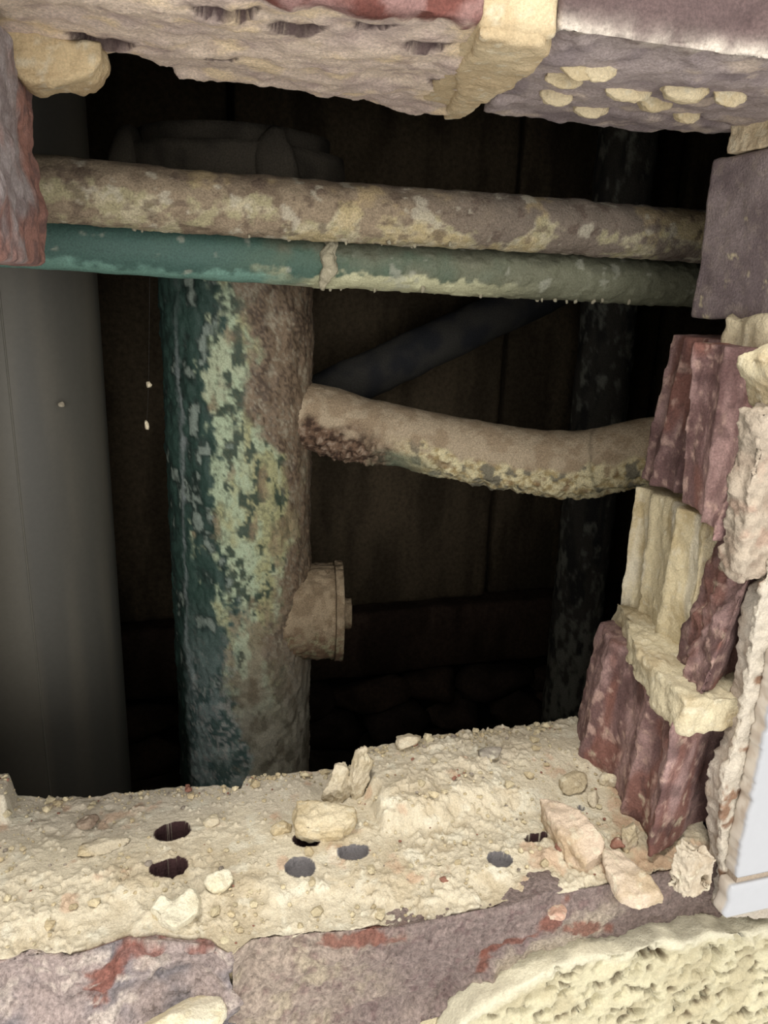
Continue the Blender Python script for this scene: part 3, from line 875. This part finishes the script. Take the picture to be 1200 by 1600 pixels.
def c_branch(V, N, t):
    f = fbm(V, 110, 4, 5); g = fbm(V, 300, 4, 8)
    c = mix(lin((186, 168, 142)), lin((168, 148, 122)), sst(-.3, .4, f))                     # settled dust on top
    under = sst(-.12, .12, -N[:, 2] + .25 * fbm(V, 80, 3, 4))
    cr = mix(lin((222, 210, 170)), lin((180, 160, 116)), sst(-.2, .5, g)); cr = mix(cr, lin((130, 124, 106)), sst(.25, .5, f))
    cr = mix(cr, lin((120, 84, 58)), sst(.4, .7, -f) * .6)
    c = mix(c, cr, under * sst(.09, .14, t))
    c = mix(c, lin((120, 128, 106)), sst(.2, .5, -N[:, 2]) * sst(.16, .10, t) * sst(.08, .10, t))
    ru = mix(lin((120, 96, 78)), lin((70, 54, 44)), sst(-.1, .4, g)); ru = mix(ru, lin((176, 158, 138)), sst(.3, .6, -g) * .6)
    c = mix(c, ru, sst(.115, .08, t + .02 * f) * sst(-.25, .2, -N[:, 2] + .3 * f))
    ring = np.exp(-((t - (Lt - .077) + .004 * f) / .0014) ** 2)
    return mix(c, c * .6, ring)


V, F, N, t = tube(BP + pts_, r_branch, 150, .0014, d_branch)
build('branch_pipe', V, F, M_RUST, c_branch(V, N, t), soil)
# round inspection boss with its cap, facing right
bc = px(505, 950, Y=GY - .01)
z0 = bc[2]
dirb = np.array([.985, -.17, 0])
st = np.array([gx, GY - .004, z0])
RB = .0405


def d_boss(V, N, t): return .0012 * fbm(V, 110, 4, 5) + .0009 * fbm(V, 320, 3, 4) * 1.5


def c_boss(V, N):
    f = fbm(V, 130, 4, 5); g = fbm(V, 300, 4, 8)
    c = mix(lin((164, 146, 120)), lin((140, 122, 98)), sst(-.3, .4, f))
    dn = sst(-.2, .5, -N[:, 2] + .3 * f)
    return mix(c, mix(lin((124, 98, 76)), lin((160, 156, 122)), sst(.0, .4, g)), dn * .8)


V, F, N, t = tube([st, st + dirb * .076], RB, 120, .0018, d_boss)
ibs = build('inspection_boss', V, F, M_RUST, c_boss(V, N), soil)
V, F, N, t = tube([st + dirb * .0765, st + dirb * .083], RB + .0025, 120, .0015, d_boss)
cp = build('boss_cap', V, F, M_RUST, c_boss(V, N), ibs)
V, F, N, t = tube([st + dirb * .082 + np.array([0, 0, -.002]), st + dirb * .091 + np.array([0, 0, -.002])], .013, 40, .002, d_boss)
build('nut', V, F, M_RUST, c_boss(V, N), ibs)


# horizontal pipes across the top
def cross_pipe(name, path, r, disp, colour, mat, label, ns=130, step=.0014):
    root = tag(empty(name, tuple(path[0])), label, 'pipe')
    V, F, N, t = tube(path, r, ns, step, disp)
    build('pipe_body', V, F, mat, colour(V, N, t), root)
    return root


RYp = .192
pr = [px(x, y, Y=RYp) for x, y in [(60, 294), (350, 320), (600, 336), (850, 352), (1085, 369)]]
rr = .5 * 89 / 1200 * np.linalg.norm((px(300, 320, Y=RYp) - CAM)) * .945
sl_ = (pr[-1] - pr[0]); pr = [pr[0] - sl_ * .35] + pr + [pr[-1] + sl_ * .25]


def c_rusty(V, N, t):
    f = fbm(V, 70, 4, 25); g = fbm(V, 260, 4, 28); x = V[:, 0]
    k = fbm(V, 38, 4, 31)
    c = mix(lin((152, 136, 114)), lin((126, 110, 92)), sst(-.3, .5, f))
    c = mix(c, lin((126, 114, 102)), sst(.10, .2, x + .03 * f))
    pale = mix(lin((196, 186, 156)), lin((172, 164, 130)), sst(-.2, .4, g))
    c = mix(c, pale, sst(-.05, .12, .22 * f + .15 * g + .5 * k - sst(-.01, .04, x) * .22 - sst(.05, .13, x) * .2 + .30 - .75 * np.clip(N[:, 2] + .1, 0, 1)) * .85)
    c = mix(c, lin((190, 168, 124)), sst(.35, .7, k + .2 * g) * .5)
    c = mix(c, lin((96, 80, 70)), sst(.35, .6, fbm(V, 150, 4, 45)) * .6)
    return mix(c, lin((190, 182, 162)), sst(.5, .7, fbm(V, 120, 3, 41) + .2 * g) * .7)


cross_pipe('heating_pipe', pr, rr, lambda V, N, t: .0006 * fbm(V, 70, 3, 2) + .0005 * fbm(V, 300, 3, 3) * sst(.0, .5, -N[:, 2]) + .0004 * fbm(V, 150, 3, 4),
           c_rusty, M_RUST, 'upper crossing pipe, brown and rusty with flaking cream patches')

GYp = .222
pg = [px(x, y, Y=GYp) for x, y in [(60, 374), (350, 396), (600, 413), (850, 429), (1085, 444)]]
rg = .5 * 83 / 1200 * np.linalg.norm((px(300, 396, Y=GYp) - CAM)) * .945
sl_ = (pg[-1] - pg[0]); pg = [pg[0] - sl_ * .35] + pg + [pg[-1] + sl_ * .25]


def c_gpipe(V, N, t):
    f = fbm(V, 60, 4, 55); g = fbm(V, 240, 4, 58); x = V[:, 0]
    c = mix(lin((66, 94, 86)), lin((74, 96, 80)), sst(.0, .12, x + .03 * f))
    c = mix(c, lin((122, 120, 99)), sst(.06, .22, x + .05 * f) * .85)
    c = mix(c, lin((92, 92, 76)), sst(.05, .1, x + .04 * f) * sst(.15, .5, N[:, 2] + .3 * f) * .8)
    dn = -N[:, 2] + .22 * f + .14 * g
    c = mix(c, lin((186, 184, 150)), sst(.38, .5, dn) * sst(.055, .085, x + .02 * f) * sst(.24, .17, x))
    c = mix(c, lin((120, 158, 144)), sst(.55, .8, dn) * sst(.09, .05, x) * .8)
    c = mix(c, lin((170, 170, 154)), sst(.7, .85, fbm(V, 120, 3, 71)) * .5)
    return c


gp = cross_pipe('water_pipe', pg, rg, lambda V, N, t: .0004 * fbm(V, 90, 4, 2) + .0007 * sst(.1, .4, fbm(V, 150, 3, 58)) * sst(.05, .1, V[:, 0]), c_gpipe, M_PAINT,
                'lower crossing pipe, smooth green paint with a cream stain underneath')
# mortar run hanging over the front of the green pipe
dp = [px(x, y, Y=GYp - rg * k) for x, y, k in [(512, 368, .75), (518, 384, .98), (512, 400, 1.05), (516, 418, 1.04), (508, 434, .95), (504, 452, .7)]]
V, F, N, t = tube(dp, lambda t_: np.interp(t_, np.linspace(0, t_[-1], 6), [.0022, .0036, .0042, .0044, .0028, .0016]), 30, .001, lambda V, N, t: .0013 * fbm(V, 300, 3, 2))
build('mortar_run', V, F, M_MORTAR, c_mortar(V, N, lin((176, 168, 144)), lin((150, 142, 116)), 3), gp)


# crumbs and fluff hanging along the underside of the two pipes
def fluff(parent, path, r, k, seed, xlo, xhi, big=1.):
    rg_ = np.random.default_rng(seed); VV = []; FF = []; o = 0
    for _ in range(k):
        xx = rg_.uniform(xlo, xhi)
        P = np.array(path); yy = np.interp(xx, P[:, 0], P[:, 1]); zz = np.interp(xx, P[:, 0], P[:, 2])
        V, F = rock(int(rg_.integers(1e6)), np.array([1, 1, rg_.uniform(1, 2.6)]) * rg_.uniform(.0006, .0015) * big, 6, 2, .2)
        a = rg_.normal(0, .3)
        V = V + np.array([xx, yy - r * math.sin(a + .25), zz - r * math.cos(a) - .0003]); VV.append(V); FF.append(F + o); o += len(V)
    V = np.vstack(VV); ob = build('dust_fluff', V, np.vstack(FF), M_DUST, lin((150, 144, 124)), parent); ob['kind'] = 'stuff'


fluff(gp, pg, rg, 14, 3, .08, .32)
fluff(gp, pg, rg, 5, 8, .25, .31, 1.5)
fluff(bpy.data.objects['heating_pipe'], pr, rr, 12, 5, -.02, .16)

# smooth grey plastic pipe at the left
PY = .33; PR = .055
xr0 = px(166, 460, Y=PY - .01)[0]; xr1 = px(189, 1180, Y=PY - .01)[0]
pxc = .5 * (xr0 + xr1) - PR
pvc = tag(empty('plastic_drain_pipe', (pxc, PY, FLOOR)), 'smooth dark grey plastic pipe standing at the left of the cavity', 'pipe')
V, F, N, t = tube([(pxc, PY, FLOOR), (pxc, PY, CEIL)], PR, 160, .01)
build('pipe_body', V, F, M_PVC, mix(lin((90, 86, 77)), lin((78, 76, 70)), sst(-.4, .5, fbm(V * np.array([1, 1, .08]), 40, 3, 3))), pvc)
for sx in (34,):
    p = px(sx, 800, Y=PY - PR)
    a = math.asin(max(-1, min(1, (p[0] - pxc) / PR)))
    v_ = np.array([pxc + PR * math.sin(a), PY - PR * math.cos(a)])
    V, F, N, t = tube([(v_[0], v_[1], FLOOR + .001), (v_[0], v_[1], CEIL - .001)], .0006, 8, .05)
    build('mould_seam', V, F, M_PVC, lin((98, 95, 86)), pvc)

# old iron pipe far back on the right
RY = .53
x0_ = px(947, 480, Y=RY)[0]; x1_ = px(882, 1130, Y=RY)[0]
rp = .5 * (x0_ + x1_)
iron = tag(empty('iron_stack', (rp, RY, FLOOR)), 'dark vertical iron pipe with pale flecks, deep in the cavity at right', 'pipe')


def c_iron(V, N):
    f = fbm(V * np.array([1, 1, .35]), 60, 4, 75); g = fbm(V * np.array([1, 1, .5]), 130, 4, 78)
    c = mix(lin((84, 81, 74)), lin((58, 57, 55)), sst(-.2, .4, f)) * (1 + .25 * 0)
    return mix(c, lin((138, 138, 126)), sst(.1, .9, g + .35 * f + .25 * fbm(V, 330, 3, 5) + .5 * sst(.0, -.2, V[:, 2])))


V, F, N, t = tube([(x0_ + .6 * 0 + (x0_ - x1_) * .3, RY, CEIL), (x1_ - (x0_ - x1_) * .3, RY, FLOOR)], .031, 120, .003, lambda V, N, t: .0012 * fbm(V, 70, 4, 3))
build('pipe_body', V, F, M_RUST, c_iron(V, N), iron)

# slanting pipe behind the branch, hardly lit
d0 = px(520, 612, Y=.47); d1 = px(860, 452, Y=.52)
V, F, N, t = tube([d0 - (d1 - d0) * .25, d0, d1, d1 + (d1 - d0) * .3], .022, 60, .005, lambda V, N, t: .001 * fbm(V, 70, 3, 3))
build('slanting_branch', V, F, M_RUST, mix(lin((62, 60, 56)), lin((42, 43, 46)), sst(-.3, .5, fbm(V, 40, 3, 4))), iron)

# fallen stones on the floor of the cavity, against the back wall
st_lab = [(560, 1150, 'largest'), (640, 1120, ''), (590, 1080, ''), (720, 1140, ''), (800, 1130, ''), (660, 1060, ''), (225, 1190, ''), (205, 1100, ''), (245, 1130, '')]
CAV = [((.165, .53), (.062, .055, .060)), ((.300, .55), (.050, .050, .050)), ((.395, .43), (.045, .045, .046)), ((-.005, .50), (.042, .050, .070)), ((-.115, .55), (.045, .045, .060)), ((.22, .42), (.042, .038, .034))]
LAB = ['big dim stone on the cavity floor right of the green pipe foot', 'dim stone on the cavity floor before the back boards, second from the green pipe', 'dim stone on the cavity floor in front of the dark iron pipe',
       'dim upright stone in the gap between the grey and green pipes', 'dim stone behind the grey plastic pipe', 'small dim stone lying in front of the big one by the green pipe']
for k, (((x, y), sz), lb) in enumerate(zip(CAV, LAB)):
    V, F = rock(300 + k, sz, 9, 4, .06)
    V = V - np.array([0, 0, V[:, 2].min()]) + np.array([x, y, FLOOR - .002])
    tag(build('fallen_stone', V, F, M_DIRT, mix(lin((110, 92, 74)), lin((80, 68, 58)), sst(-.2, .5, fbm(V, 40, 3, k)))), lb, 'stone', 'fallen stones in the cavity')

# ------------------------------------------------------------------ loose pieces on the sill


def lie(name, x, y, size, seed, label, rot=0., tilt=(0, 0), a=CREAM, b=CREAM2, facets=10, level=5, noise=.05, lift=0., cat='rubble', group='loose mortar lumps on the sill', mat=M_MORTAR, fs=3.):
    p = px(x, y, Z=.002)
    V, F = rock(seed, size, facets, level, noise, fs)
    R = (Matrix.Rotation(rot, 3, 'Z') @ Matrix.Rotation(tilt[0], 3, 'X') @ Matrix.Rotation(tilt[1], 3, 'Y'))
    V = V @ np.array(R).T
    V = V + np.array([p[0], p[1], 0])
    zl, _ = ledge(V[:, 0], np.minimum(V[:, 1], .104), False, False)
    low = V[:, 2] < np.percentile(V[:, 2], 25)
    V[:, 2] += (np.percentile(zl[low], 60) - V[:, 2].min()) - .0008 + lift
    n = normals(V, F)
    V = V + n * (.0005 * fbm(V, 330, 3, seed))[:, None]
    o = build(name, V - np.array([p[0], p[1], 0]), F, mat, c_mortar(V, n, a, b, seed)); o.location = (p[0], p[1], 0)
    return tag(o, label, cat, group)




def cut_lump(name, top, zt, bot, seed, label, a=CREAM, b_=CREAM2, amp=1., cat='rubble', zb=-.0008, voxel=.0008):
    """an angular lump from its upper and its lower outline, as many corners each; zt one height or one per corner"""
    n = len(top); zt = [zt] * n if np.ndim(zt) == 0 else zt
    T = [px(x, y, Z=z_) for (x, y), z_ in zip(top, zt)]; B = [px(x, y, Z=0) for x, y in bot]
    c = np.mean(B, axis=0)
    V = [tuple(p) for p in B] + [tuple(p) for p in T] + [tuple(np.mean(T, axis=0))]
    V = [(x, y, zb if k < n else z_) for k, (x, y, z_) in enumerate(V)]
    F = [list(range(n - 1, -1, -1))] + [[i_, (i_ + 1) % n, n + (i_ + 1) % n, n + i_] for i_ in range(n)] + [[n + i_, n + (i_ + 1) % n, 2 * n] for i_ in range(n)]
    V, F = remesh(V, F, voxel); V = relax(V, F, 2); nn_ = normals(V, F)
    V = V + nn_ * (amp * (.0012 * fbm(V, 120, 4, seed) + .0006 * fbm(V, 380, 3, seed + 1) + .0009 * np.maximum(0, ridged(V * np.array([1, 1, 1.5]), 120, 3, seed + 3) - .3)))[:, None]
    zl_, _ = ledge(V[:, 0], np.minimum(V[:, 1], .104), False, False)
    c = np.array([c[0], c[1], 0])
    V[:, 2] += zl_
    o_ = build(name, V - c, F, M_MORTAR, c_mortar(V, nn_, a, b_, seed)); o_.location = c
    return tag(o_, label, cat, 'loose mortar lumps on the sill')


cut_lump('mortar_lump', [(236, 1408), (252, 1394), (272, 1402), (298, 1387), (311, 1397), (309, 1412), (272, 1436), (254, 1424)], .0075,
         [(233, 1418), (250, 1400), (272, 1408), (300, 1392), (315, 1404), (312, 1420), (272, 1448), (252, 1436)], 4, 'pale heart-shaped mortar lump near the front edge of the sill', PALE, lin((210, 200, 172)), .6)
cut_lump('mortar_lump', [(462, 1253), (474, 1248), (508, 1253), (553, 1265), (553, 1283), (536, 1296), (505, 1302), (461, 1292)], [.011, .012, .012, .010, .009, .008, .007, .009],
         [(458, 1275), (474, 1262), (510, 1265), (556, 1280), (556, 1300), (532, 1316), (500, 1316), (460, 1312)], 14, 'squarish mortar lump leaning over an open brick hole mid sill', lin((208, 194, 164)), CREAM2)
cut_lump('mortar_slab', [(842, 1242), (872, 1246), (905, 1266), (945, 1306), (942, 1318), (915, 1334), (880, 1300), (852, 1262)], [.013, .013, .013, .011, .010, .008, .010, .012],
         [(848, 1268), (872, 1262), (905, 1280), (945, 1318), (945, 1335), (915, 1354), (884, 1344), (856, 1306)], 33, 'large wedge-shaped slab tipped over at the foot of the right jamb', lin((208, 188, 166)), lin((182, 160, 132)), .75)
cut_lump('mortar_slab', [(944, 1312), (972, 1314), (1006, 1342), (1030, 1370), (1034, 1382), (1000, 1388), (972, 1376), (950, 1345)], [.010, .010, .010, .008, .007, .006, .007, .009],
         [(946, 1330), (972, 1326), (1008, 1352), (1036, 1384), (1038, 1396), (1000, 1406), (968, 1396), (948, 1358)], 38, 'flat slab in front of the wedge-shaped one by the red brick', lin((208, 190, 168)), lin((186, 166, 138)), .8)
GCR = lin((198, 186, 162)); GCR2 = lin((178, 164, 136))
lie('mortar_lump', 341, 1380, (.0052, .0045, .0040), 9, 'small rounded pale mortar lump behind the heart-shaped one', .2, a=PALE, b=CREAM, level=4)
lie('mortar_lump', 530, 1240, (.0095, .0070, .0095), 21, 'mortar lump at the back edge behind the squarish one', .5, a=GCR, b=GCR2, noise=.14)
lie('mortar_lump', 556, 1240, (.0058, .0050, .0140), 27, 'finger-shaped mortar piece standing at the back edge', .2, (0, .25), a=GCR, b=GCR2, noise=.16, lift=-.001)
lie('mortar_lump', 898, 1228, (.0090, .0065, .0042), 41, 'oval mortar lump lying by the lowest red brick', .1, a=GCR, b=GCR2)
lie('mortar_lump', 926, 1246, (.0060, .0036, .0032), 44, 'small oblong mortar piece in front of the oval lump', .7, a=GCR, b=GCR2, level=4)
lie('mortar_lump', 950, 1220, (.0045, .0040, .0042), 47, 'small pale mortar lump in the groove of the lowest red brick', .3, a=CREAM, b=GCR, level=4)
lie('mortar_lump', 984, 1310, (.0040, .0038, .0085), 52, 'upright mortar flake leaning on the lowest red brick', .3, (0, .1), a=lin((206, 186, 172)), b=GCR2, level=4)
lie('mortar_lump', 636, 1190, (.0062, .0048, .0048), 56, 'small crumbly lump on the back edge right of the finger-shaped piece', .3, a=GCR, b=GCR2, level=4, noise=.1)
lie('mortar_lump', 765, 1196, (.0062, .0045, .0035), 59, 'grey pebble on the dusty back of the sill', .1, a=lin((150, 142, 130)), b=lin((130, 122, 112)), level=4)
lie('mortar_lump', 440, 1296, (.0050, .0040, .0030), 63, 'small wedge left of the squarish lump over the hole', .4, a=CREAM2, b=GCR2, level=4)
lie('mortar_lump', 137, 1280, (.0042, .0040, .0030), 66, 'small grey-brown wedge alone at the left of the sill', .4, a=lin((160, 142, 124)), b=lin((140, 122, 106)), level=4)
lie('mortar_lump', 332, 1283, (.0036, .0032, .0028), 69, 'little cream lump right of the rear open hole', .4, a=CREAM, b=GCR, level=4)
lie('mortar_lump', 150, 1322, (.0130, .0050, .0026), 72, 'low flat mortar flake at the left of the sill', .2, a=GCR, b=CREAM2, level=4, noise=.1)
lie('brick_crumb', 924, 1309, (.0040, .0030, .0026), 75, 'little reddish brick crumb on the wedge-shaped slab side', .3, a=lin((158, 116, 100)), b=lin((140, 98, 84)), level=3, group='brick crumbs')
lie('brick_crumb', 966, 1310, (.0040, .0032, .0028), 76, 'little reddish brick crumb under the upright flake', .5, a=lin((158, 116, 100)), b=lin((140, 98, 84)), level=3, group='brick crumbs')
lie('mortar_lump', 870, 1410, (.0045, .0034, .0024), 78, 'small rosy crumb below the wedge-shaped slab', .3, a=lin((196, 160, 140)), b=lin((180, 140, 120)), level=4)


# knob of honeycombed plaster at the foot of the tile
pk = px(1084, 1408, Z=0)
V, F = rock(81, (.0100, .0075, .0125), 9, 6, .12)
V = V + np.array([pk[0] + .004, pk[1] + .010, .008])
nn = normals(V, F); b1, s1, c1 = worley(V, 150, 3)
V = V - nn * (.0045 * (c1 > .45) * (1 - sst(.2, .5, b1)))[:, None] + nn * (.001 * fbm(V, 240, 3, 2))[:, None]
o = build('plaster_knob', V, F, M_RENDER, c_mortar(V, nn, lin((196, 184, 164)), lin((168, 152, 130)), 3))
tag(o, 'hollow pitted plaster knob wedged between the red brick and the tile edge', 'rubble')
# cream lump stuck on the face of the lower joint, at the bottom edge
pk = px(285, 1592, Y=-.004)
V, F = rock(91, (.0150, .008, .0070), 9, 5, .07); V = V + pk
tag(build('mortar_lump', V, F, M_MORTAR, c_mortar(V, None, PALE, CREAM, 5)), 'pale mortar lump stuck on the brick face below the sill, bottom left', 'rubble', 'loose mortar lumps on the sill')

# crumbs and grit strewn over the sill: past counting
rg_ = np.random.default_rng(11); VV = []; FF = []; CC = []; o = 0
base = [rock(500 + k, (1, 1, .75), 7, 1, .15) for k in range(8)]
tries = 0
while len(VV) < 1500 and tries < 9000:
    tries += 1
    x = rg_.uniform(-.10, .215); u = rg_.random(); f0 = np.interp(x, fx, fy); b0 = np.interp(x, bx, by)
    y = f0 + (b0 - f0) * (u if rg_.random() < .6 else 1 - abs(rg_.normal(0, .06)))
    if y < f0 + .002 or y > b0 - .0005: continue
    dens = .35 + .65 * float(sst(.0, .5, fbm(np.array([[x, y, 0.]]), 40, 3, 77)[0])) + .5 * (x > .09)
    if rg_.random() > dens: continue
    z, pt = ledge(np.array([x]), np.array([y]), False)
    if pt[0] > .02: continue
    s = min(.0032, .0005 * (1 + rg_.pareto(2.2)))
    V, F = base[rg_.integers(8)]
    a = rg_.uniform(0, 6.28); R = np.array([[math.cos(a), -math.sin(a), 0], [math.sin(a), math.cos(a), 0], [0, 0, 1]])
    V = (V * np.array([1, rg_.uniform(.6, 1), rg_.uniform(.5, 1)])) @ R.T * s + np.array([x, y, z[0] + s * .45])
    t_ = rg_.random()
    c = mix(CREAM, CREAM2, t_) if t_ > .12 else (lin((150, 108, 92)) if t_ > .07 else lin((150, 140, 128)))
    VV.append(V); FF.append(F + o); CC.append(np.tile(c * rg_.uniform(.8, 1.05), (len(V), 1))); o += len(V)
gr = build('mortar_grit', np.vstack(VV), np.vstack(FF), M_MORTAR, np.vstack(CC), None, False)
tag(gr, 'fine mortar crumbs strewn over the sill', 'grit', kind='stuff')

# cobweb thread hanging from the green pipe with two caught crumbs, and a crumb on the plastic pipe
cw = px(234, 425, Y=GYp); e1 = px(232, 601, Y=GYp); e2 = px(229, 664, Y=GYp)
web = tag(empty('cobweb_thread', tuple(cw)), 'thin cobweb thread with two caught crumbs hanging left of the green pipe', 'cobweb')
V, F, N, t = tube([cw, e1, e2], .00006, 6, .01); build('thread', V, F, M_DUST, lin((60, 58, 56)), web)
for k, (p, sz) in enumerate(((e1, (.0016, .0014, .0020)), (e2, (.0013, .0013, .0032)))):
    V, F = rock(700 + k, sz, 7, 3, .2); build('crumb', V + p, F, M_MORTAR, lin((214, 202, 174)), web)
pp = px(96, 632, Y=PY - PR + .004)
V, F = rock(711, (.0018, .0014, .0018), 7, 3, .15)
tag(build('mortar_crumb', V + pp, F, M_MORTAR, lin((176, 166, 146))), 'single mortar crumb stuck on the grey plastic pipe', 'crumb')
